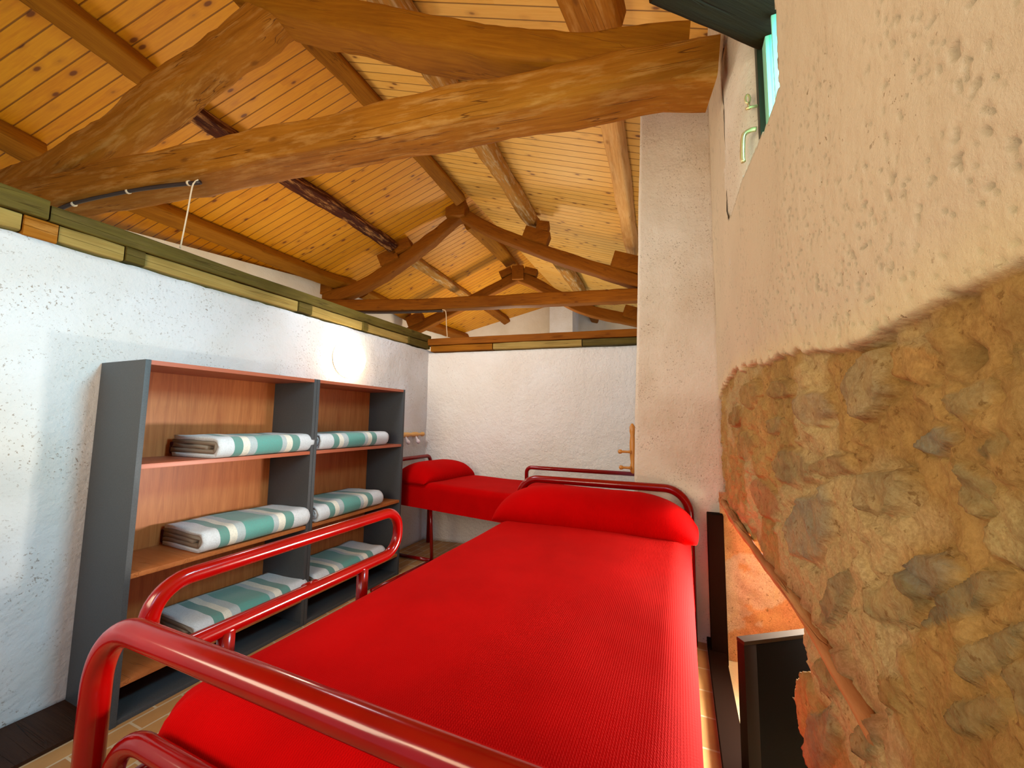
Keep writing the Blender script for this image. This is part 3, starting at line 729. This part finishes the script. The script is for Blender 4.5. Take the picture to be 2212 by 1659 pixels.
V, F = join_g(tube_g(hk, .0045, 8), tube_g([p_at(1617, 222), p_at(1618, 236)], .004, 8), tube_g(ring, .0034, 8)); mk('window_hook', V, F, M_brass, wn)

# ------------------------------------------------------------------ wall lamp
lp = (XW, 2.11, .425)
lt = thing('wall_lamp', lp, 'round white glass wall lamp, lit, above the bookcases', 'lamp')
V, F = lathe_g([(0, .11), (.012, .13), (.03, .134), (.032, .13)], (XW+.005, lp[1], lp[2]), (1, 0, 0), 40); mk('lamp_base', V, F, flat('cream_lamp_base', lin(236, 220, 180), .5), lt)
V, F = lathe_g([(.022, .136), (.04, .137), (.06, .128), (.078, .108), (.09, .078), (.097, .04), (.099, .005)], (XW+.005, lp[1], lp[2]), (1, 0, 0), 40); mk('lamp_shade', V, F, M_lamp, lt)

# ------------------------------------------------------------------ bookcases
XB, XF = -2.195, -1.868
SH = [-.182, -.580, -.955]                     # shelf upper faces
def bookcase(y0, y1, label):
    t = thing('bookcase', ((XB+XF)/2, (y0+y1)/2, -H), label, 'bookcase', 'open bookcases along the left wall')
    th = .018; top = .216
    box('side_panel', XB, XF, y0, y0+th, -H, top, M_grey, t, .0012)
    box('side_panel', XB, XF, y1-th, y1, -H, top, M_grey, t, .0012)
    V, F = box_g(XB, XF-.001, y0+th, y1-th, top-.018, top-.001); mk('top_panel', V, F, M_shelf_edge, t, False)
    box('back_panel', XB, XB+.008, y0+th, y1-th, -H+.01, top-.018, M_cherry_v, t)
    for s in SH: box('shelf', XB+.008, XF-.004, y0+th, y1-th, s-.018, s, M_shelf_edge if s == SH[0] else M_cherry, t, .001)
    box('bottom_panel', XB+.008, XF-.004, y0+th, y1-th, -H, -H+.018, M_grey, t, .001)
    return t
bookcase(.822, 1.598, 'nearer charcoal bookcase with cherry shelves, its plain side facing us')
bookcase(1.600, 2.372, 'farther charcoal bookcase with cherry shelves, under the lit wall lamp')

# ------------------------------------------------------------------ folded blankets
def blanket_meshes(Lh, seed, rolled=False):
    """nested U folds, round at the front (+x); local coordinates centred on the base"""
    th = .017; D = .30; parts = []
    def ribbon(path, taper=1.0):
        n = len(path); ny = 30; V = []; F = []
        cs = []
        for i, p in enumerate(path):
            a = path[max(i-1, 0)]; b = path[min(i+1, n-1)]; tx, tz = b[0]-a[0], b[1]-a[1]; l = math.hypot(tx, tz) or 1
            cs.append((p[0], p[1], -tz/l, tx/l))
        outer = [(x+nx*th/2, z+nz*th/2) for x, z, nx, nz in cs]; inner = [(x-nx*th/2, z-nz*th/2) for x, z, nx, nz in cs][::-1]
        loop = outer+inner; m_ = len(loop)
        for j in range(ny+1):
            yy = -Lh/2+Lh*j/ny; e = max(0, abs(j/ny-.5)*2-.95)*.12
            for (x, z) in loop:
                wz = (mnoise.noise(Vector((x*9+seed*3, yy*7, seed)))*.007+mnoise.noise(Vector((x*4+seed, yy*3.3, seed+4)))*.008)*min(1, z/.05)
                wx = mnoise.noise(Vector((yy*6, z*9, seed+7)))*.006*(1 if x > 0 else .4)
                V.append((x+wx, yy+mnoise.noise(Vector((x*7, z*20, seed)))*.006, max(.001, z+wz)))
        for j in range(ny):
            for k in range(m_): F.append([j*m_+k, j*m_+(k+1) % m_, (j+1)*m_+(k+1) % m_, (j+1)*m_+k])
        F.append(list(range(m_))[::-1]); F.append([ny*m_+k for k in range(m_)]); return V, F
    def U(x0, x1, zlo, zhi, k=12):
        r = (zhi-zlo)/2; zc = (zhi+zlo)/2; P = [(x0+(x1-r-x0)*i/8, zhi) for i in range(9)]
        P += [(x1-r+r*math.sin(math.pi*i/k), zc+r*math.cos(math.pi*i/k)) for i in range(1, k)]
        return P+[(x1-r-(x1-r-x0)*i/8, zlo) for i in range(9)]
    top = .092
    g1 = ribbon(U(-D/2, D/2, th/2+.001, top-th/2)); g2 = ribbon(U(-D/2-.01, D/2-.020, th*1.5+.003, top-th*1.5-.002))
    if rolled:
        sp = []; 
        for i in range(40):
            a = i/40*2*math.pi*1.9; rr = .034-.030*i/40; sp.append((D/2-.055+rr*math.sin(a), top/2+rr*math.cos(a)*.85))
        g2 = ribbon(sp)
    g3 = ribbon([(-D/2-.02+(D-.05)*i/10, top/2+.003*math.sin(i)) for i in range(11)])
    return g1, g2, g3
proto = {}
def blanket(x, y, z, Lh, rot, seed, label, rolled=False):
    g1, g2, g3 = blanket_meshes(Lh, seed, rolled)
    if not rolled: g2 = join_g(g2, g3)
    R = Matrix.Rotation(rot, 4, 'Z')
    t = thing('folded_blanket', (x, y, z), label, 'blanket', 'striped blankets on the shelves')
    t.rotation_euler = (0, 0, rot)
    for nm, g, mt in (('outer_fold', g1, M_blanket), ('inner_fold', g2, M_blanket_in if not rolled else M_blanket)):
        me = bpy.data.meshes.new(nm); me.from_pydata(g[0], [], g[1]); me.materials.append(mt); me.update()
        for p in me.polygons: p.use_smooth = True
        o = bpy.data.objects.new(nm, me); C.objects.link(o); o.parent = t
    me = bpy.data.meshes.new('binding')
    V, F = box_g(-.172, -.150, -Lh/2-.002, -Lh/2+.05, .010, .066, .006); me.from_pydata(V, [], F); me.materials.append(M_blanket_edge); me.update()
    o = bpy.data.objects.new('binding', me); C.objects.link(o); o.parent = t
blanket(-2.005, 1.335, SH[0]+.001, .51, math.radians(4), 1, 'green and white striped folded blanket on the top shelf of the nearer bookcase')
blanket(-2.01, 1.33, SH[1]+.001, .51, math.radians(-1), 5, 'green and white striped folded blanket on the middle shelf of the nearer bookcase')
blanket(-2.01, 1.34, SH[2]+.001, .52, math.radians(-2), 9, 'green and white striped folded blanket on the lowest shelf of the nearer bookcase')
blanket(-2.02, 1.925, SH[0]+.001, .56, 0, 13, 'rolled-edge striped blanket on the top shelf of the farther bookcase', True)
blanket(-2.01, 1.90, SH[1]+.001, .53, math.radians(2), 17, 'rolled-edge striped blanket on the middle shelf of the farther bookcase', True)
blanket(-2.01, 1.93, SH[2]+.001, .56, math.radians(1), 21, 'striped blanket on the lowest shelf of the farther bookcase, behind the bed rail', False)

# ------------------------------------------------------------------ beds
RT = .0215
def tubeobj(name, pts, r, parent, n=16, mat=None):
    V, F = tube_g(pts, r, n); return mk(name, V, F, mat or M_red, parent)
def loft_cloth(name, fn, us, vs, mat, parent=None):
    n = len(us); V = [fn(u, v) for v in vs for u in us]; F = [[j*n+i, j*n+i+1, (j+1)*n+i+1, (j+1)*n+i] for j in range(len(vs)-1) for i in range(n-1)]
    return mk(name, V, F, mat, parent)
# main bed
bd = thing('single_bed', (-.45, 1.35, -H), 'near red tubular metal bed with a side guard rail, made up in red', 'bed', 'red metal beds')
zf, zh = -.366, -.345
foot = fillet([(-.965, .40, -H), (-.965, .40, zf), (.025, .40, zf), (.025, .40, -H)], .115, 12); tubeobj('foot_rail', foot, RT, bd, 20)
tubeobj('foot_crossbar', fillet([(-.925, .415, -H+.05), (-.925, .415, -.545), (-.0, .415, -.545), (-.0, .415, -H+.05)], .10, 10), .017, bd)
head = fillet([(-.90, 2.255, -H), (-.90, 2.255, zh), (.035, 2.255, zh), (.035, 2.255, -H)], .12, 12); tubeobj('head_rail', head, RT, bd, 20)
tubeobj('side_rail', [(-.93, .42, -.66), (-.90, 2.24, -.66)], .018, bd); tubeobj('side_rail', [(.0, .42, -.66), (.02, 2.24, -.66)], .018, bd)
V, F = join_g(*[box_g(-.9, 0.0, .5+.19*i, .56+.19*i, -.665, -.655) for i in range(9)]); mk('bed_slats', V, F, M_darkwood, bd, False)
gx = -.978
loop = fillet([(gx, .475, -.34), (gx+.01, 1.215, -.335), (gx+.01, 1.215, -.482), (gx, .475, -.484)], .068, 10, closed=True)
gr = tubeobj('guard_rail', loop, .0175, bd, 16)
tubeobj('guard_post', [(gx+.005, .625, -.49), (gx+.005, .625, -.68)], .018, bd); tubeobj('guard_post', [(gx+.01, 1.045, -.49), (gx+.01, 1.045, -.68)], .018, bd)
V, F = tube_g([(gx, .835, -.4835), (gx, .872, -.4833)], .0198, 16); mk('rail_sleeve', V, F, M_red, gr)
# red bedspread over the mattress
def spread_fn(x0a, x0b, x1a, x1b, y0, y1, ztop, zhem, rad, seed):
    def f(u, v):
        # u 0..1 across (hem-left .. hem-right), v 0..1 along from foot hem to head
        Lv = y1-y0; drop = ztop-zhem
        s = v*(Lv+drop)-drop
        if s < 0: yy = y0; dz = s
        else: yy = y0+s; dz = 0
        t = max(0, min(1, (yy-y0)/Lv)); xa = x0a+(x0b-x0a)*t; xb = x1a+(x1b-x1a)*t; W = xb-xa
        q = u*(W+2*drop)-drop
        if q < 0: xx = xa; dq = q
        elif q > W: xx = xb; dq = W-q
        else: xx = xa+q; dq = 0
        z = ztop
        # round the edges: distance to the border on the top
        ex = min(xx-xa, xb-xx) if dq == 0 else 0; ey = (yy-y0) if dz == 0 else 0
        hang = max(-dq, -dz) if (dq < 0 or dz < 0) else 0
        if hang > 0:
            z = ztop-rad-hang*(drop-rad)/drop
            if dq < 0 and dz < 0:      # soft corner
                pass
        else:
            for e_ in (ex, ey):
                if e_ < rad*1.4: k = 1-e_/(rad*1.4); z -= rad*(1-math.sqrt(max(0, 1-k*k)))
            z = max(z, ztop-rad)
        z += .010*math.sin(math.pi*min(1, max(0, (xx-xa)/W))) if hang == 0 else 0
        # corner rounding in plan
        cr = .085
        if yy < y0+cr:
            for xc, sg in ((xa+cr, -1), (xb-cr, 1)):
                if (xx-xc)*sg > 0:
                    dx = (xx-xc); dy = yy-(y0+cr); l = max(abs(dx), abs(dy)); h_ = math.hypot(dx, dy)
                    if h_ > 1e-6: xx = xc+dx*l/h_; yy = y0+cr+dy*l/h_
        nz = mnoise.noise(Vector((xx*4+seed, yy*3.2, seed)))*.003+mnoise.noise(Vector((xx*11, yy*9, seed+3)))*.0008
        if hang > 0:
            fold = mnoise.noise(Vector((xx*9, yy*9, seed+5)))*.012*hang/drop
            xx += (fold if dq < 0 else 0)*(1 if xx > (xa+xb)/2 else -1); yy -= fold if dz < 0 else 0
        else: z += nz
        return Vector((xx, yy, z))
    return f
sf = spread_fn(-.928, -.885, .020, .036, .448, 2.225, -.520, -.80, .055, 2)
us = sorted(set([i/110 for i in range(111)])); vs = [i/150 for i in range(151)]
o = loft_cloth('bedspread', sf, us, vs, M_cloth); tag(o, 'bright red ribbed bedspread covering the near bed and hanging down its right side', 'bedspread', 'red bedspreads')
def pillow(name, x0, x1, y0, y1, zb, h, label, axis='x', M4=None, skirt=.0, seed=1, mat=None):
    V = []; F = []; nu, nv = 60, 28
    for j in range(nv+1):
        for i in range(nu+1):
            u = i/nu*2-1; a = -.55+(math.pi+1.1)*j/nv         # cross-section, tucked under along both long edges
            end = (1-abs(u)**5)**.5 if abs(u) < 1 else 0
            x = (x0+x1)/2+u*(x1-x0)/2*(1+.02*math.sin(a))
            hh = h*(.90+.10*(1-u**4))*max(.16 if u < 0 else .24, end)
            cyy = (y0+y1)/2+(y1-y0)/2*(-math.cos(a))*(.85+.15*end)
            zz = zb+hh*.34+hh*(.66*math.sin(a) if a > 0 and a < math.pi else .62*math.sin(a))
            nz = mnoise.noise(Vector((x*5+seed, cyy*6, zz*5)))*.007+mnoise.noise(Vector((x*14+seed, cyy*10, zz*10)))*.0025
            V.append((x, cyy, zz+nz))
    n = nu+1
    for j in range(nv):
        for i in range(nu): F.append([j*n+i, j*n+i+1, (j+1)*n+i+1, (j+1)*n+i])
    off = len(V); 
    F.append([j*n for j in range(nv+1)]); F.append([j*n+nu for j in range(nv, -1, -1)]); F.append([nv*n+i for i in range(n)]+[i for i in range(n-1, -1, -1)])
    if M4 is not None: V = [M4 @ Vector(v) for v in V]
    o = mk(name, V, F, mat or M_cloth); return tag(o, label, 'pillow', 'pillows under red covers')
pillow('pillow', -.925, .058, 1.90, 2.232, -.535, .190, 'plump red covered pillow at the head of the near bed')
# far bed, head against the left wall, turned slightly
A = math.radians(-9.0); piv = Vector((-1.76, 2.52, 0)); R4 = Matrix.Translation(piv) @ Matrix.Rotation(A, 4, 'Z') @ Matrix.Translation(-piv)
fb_ = thing('single_bed', (-1.2, 2.75, -H), 'far red tubular metal bed standing along the back wall, its head at the left wall', 'bed', 'red metal beds')
def tr(P): return [R4 @ Vector(p) for p in P]
tubeobj('head_rail', fillet([(-2.11, 2.62, -H), (-2.11, 2.62, -.33), (-2.11, 3.075, -.33), (-2.11, 3.075, -H)], .06, 8), .017, fb_)
tubeobj('leg', [(-1.785, 2.62, -.64), (-1.785, 2.66, -H)], .013, fb_)
tubeobj('floor_rail', [(-1.785, 2.66, -H+.016), (-2.10, 2.66, -H+.016)], .013, fb_); tubeobj('floor_rail', [(-1.785, 2.655, -H+.016), (-1.82, 2.05, -H+.016)], .013, fb_)
tubeobj('guard_rail', fillet([(-1.135, 2.99, -.60), (-1.135, 2.99, -.372), (-.30, 3.02, -.378)], .04, 8), .0155, fb_)
tubeobj('foot_leg', tr([(-.30, 2.62, -.66), (-.30, 2.62, -H)]), .014, fb_)
box('side_rail', -2.08, -.30, 2.60, 2.63, -.655, -.63, M_red, fb_, .004, R4)
def far_fn(u, v):
    f0 = spread_fn(2.505, 2.505, 3.10, 3.12, -2.09, -.26, 0, 0, 0, 0) if False else None
    # u across the bed from the front hem over the top to the back, v along the bed
    x = -2.085+v*1.80; front = 2.47+.03*math.sin(v*9)*.15; W = .56; drop = .185; rad = .03; ztop = -.468
    q = u*(W+drop)-drop
    if q < 0: y = front; z = ztop-rad+q*(drop-rad)/drop; y += mnoise.noise(Vector((x*6, z*4, 3)))*.006*(-q/drop)
    else:
        y = front+q; z = ztop
        if q < rad*1.4: k = 1-q/(rad*1.4); z -= rad*(1-math.sqrt(1-k*k))
        z += mnoise.noise(Vector((x*4, y*4, 6)))*.005
    return R4 @ Vector((x, y, z))
o = loft_cloth('bedspread', far_fn, lin_s(0, 1, 50), lin_s(0, 1, 90), M_cloth); tag(o, 'dark red bedspread on the far bed with a straight hem above the floor', 'bedspread', 'red bedspreads')
# far pillow lies across the head end
Mp = R4 @ Matrix.Translation((-1.93, 2.77, 0)) @ Matrix.Rotation(math.radians(90), 4, 'Z')
pillow('pillow', -.31, .30, -.23, .15, -.485, .150, 'smaller red covered pillow at the head of the far bed, by the left wall', M4=Mp, seed=5)
V, F = box_g(-2.09, -1.76, 2.462, 2.472, -.66, -.49, .003, R4); 

# ------------------------------------------------------------------ coat racks
rk = thing('coat_rack', (XW+.02, 2.75, -.14), 'pine peg rail on the left wall beside the far bookcase', 'coat rack')
V, F = lathe_g([(0, .012), (.02, .020), (.05, .022), (.08, .016), (.12, .022), (.3, .022), (.34, .014), (.38, .022), (.43, .022), (.46, .012), (.49, .014), (.505, .021), (.525, .02), (.535, .008)], (XW+.035, 2.50, -.135), (0, 1, 0), 14)
mk('rail', V, F, M_peg, rk)
for yy in (2.62, 2.76, 2.90):
    V, F = lathe_g([(0, .008), (.03, .009), (.045, .016), (.058, .018), (.07, .012), (.075, .002)], (XW+.045, yy, -.150), (.55, 0, -.83), 14); mk('peg', V, F, flat('frosted_peg', lin(214, 200, 200), .3), rk)
    V, F = tube_g([(XW, yy, -.135), (XW+.03, yy, -.135)], .008, 8); mk('bracket', V, F, M_peg, rk)
rk = thing('coat_rack', (-.25, 2.38, -.15), 'amber wooden peg rack fixed upright on the edge of the pillar', 'coat rack')
V = []; prof = [(-.295, .006), (-.285, .014), (-.26, .017), (-.235, .012), (-.20, .016), (-.12, .017), (-.08, .012), (-.055, .016), (-.03, .016), (-.015, .008), (-.010, .003)]
V, F = lathe_g([(z+.295, r) for z, r in prof], (-.252, 2.375, -.295), (0, 0, 1), 14); mk('backboard', V, F, M_peg_dark, rk)
for zz, L in ((-.172, .075), (-.262, .07)):
    V, F = lathe_g([(0, .010), (.02, .007), (L-.025, .007), (L-.018, .012), (L-.006, .012), (L, .004)], (-.258, 2.36, zz), (-1, 0, 0), 14); mk('peg', V, F, M_peg_dark, rk)

# ------------------------------------------------------------------ pull cords and conduits under the tie beams
def cord(pl, px, drop_px, label, depth=.02, r=.011, clips=()):
    P = on_truss(pl, px, depth); t = thing('pull_cord', P[-1], label, 'cord')
    V, F = tube_g([Vector(p) for p in interp(P, 24)], r, 10); mk('conduit', V, F, M_cable, t)
    Q = on_truss(pl, drop_px, depth-.01)
    V, F = tube_g([Vector(p) for p in interp(Q, 20)], r*.32, 8); mk('string', V, F, M_string, t)
    for cx_, cy_ in clips:
        c = on_truss(pl, [(cx_, cy_)], depth)[0]
        V, F = lathe_g([(-.006, r*1.25), (.006, r*1.25)], c, P[-1]-P[0], 10); mk('clip', V, F, M_string, t)
cord(T1, [(108, 452), (160, 432), (265, 409), (340, 398), (424, 389)], [(424, 386), (412, 398), (400, 460), (385, 534)], 'dark conduit and cream pull string under the nearest tie beam', clips=((150, 437), (268, 409), (400, 391)))
cord(T2, [(740, 671), (800, 674), (880, 673), (955, 670)], [(952, 669), (962, 672), (964, 705), (967, 750)], 'thin conduit and white string hanging from the middle truss', r=.018)

# ------------------------------------------------------------------ black hatch door in the low opening, old lintel over it
p = Vector(on_y(1607, 1386, 1.47)); zt = p.z
Mx = Matrix.Translation((p.x, p.y, 0)) @ Matrix.Rotation(math.radians(35), 4, 'Z')
cb = thing('hatch_door', (p.x+.15, p.y+.1, -H-.02), 'black painted wooden hatch door standing ajar in the low stone opening', 'door')
box('door_leaf', .045, .36, .002, .026, -H-.02, zt-.012, M_black, cb, .002, Mx)
box('door_stile', 0, .045, 0, .03, -H-.02, zt-.012, flat('brown_black_stile', lin(24, 14, 8), .8, .1), cb, .002, Mx)
box('top_rail', 0, .36, -.001, .031, zt-.012, zt, flat('dark_brown_edge', lin(40, 29, 16), .8, .1), cb, .002, Mx)
P = [on_x(x, y, .187+.0025*i_) for i_, (x, y) in enumerate([(1556, 1076), (1590, 1128), (1640, 1200), (1690, 1262), (1740, 1330), (1800, 1432), (1850, 1515), (1900, 1600)])]
o = beam('lintel_log', P, (.030, .020), (.036, .012), timber('reddish_old_lintel', lin(176, 118, 72), lin(152, 94, 50), lin(104, 58, 26), lin(190, 150, 96), .6), None, side=(1, 0, 0), jit=.004, seed=31, round_=.8)
tag(o, 'thin reddish wooden lintel embedded in the rubble stone over the low opening', 'beam')
tag(box('corner_shade_strip', .112, .182, 2.17, 2.235, -H-.02, -.44, M_blackwood_shade, bev=.006), kind='structure')  # dark strip put in for the shaded edge beside the pillar
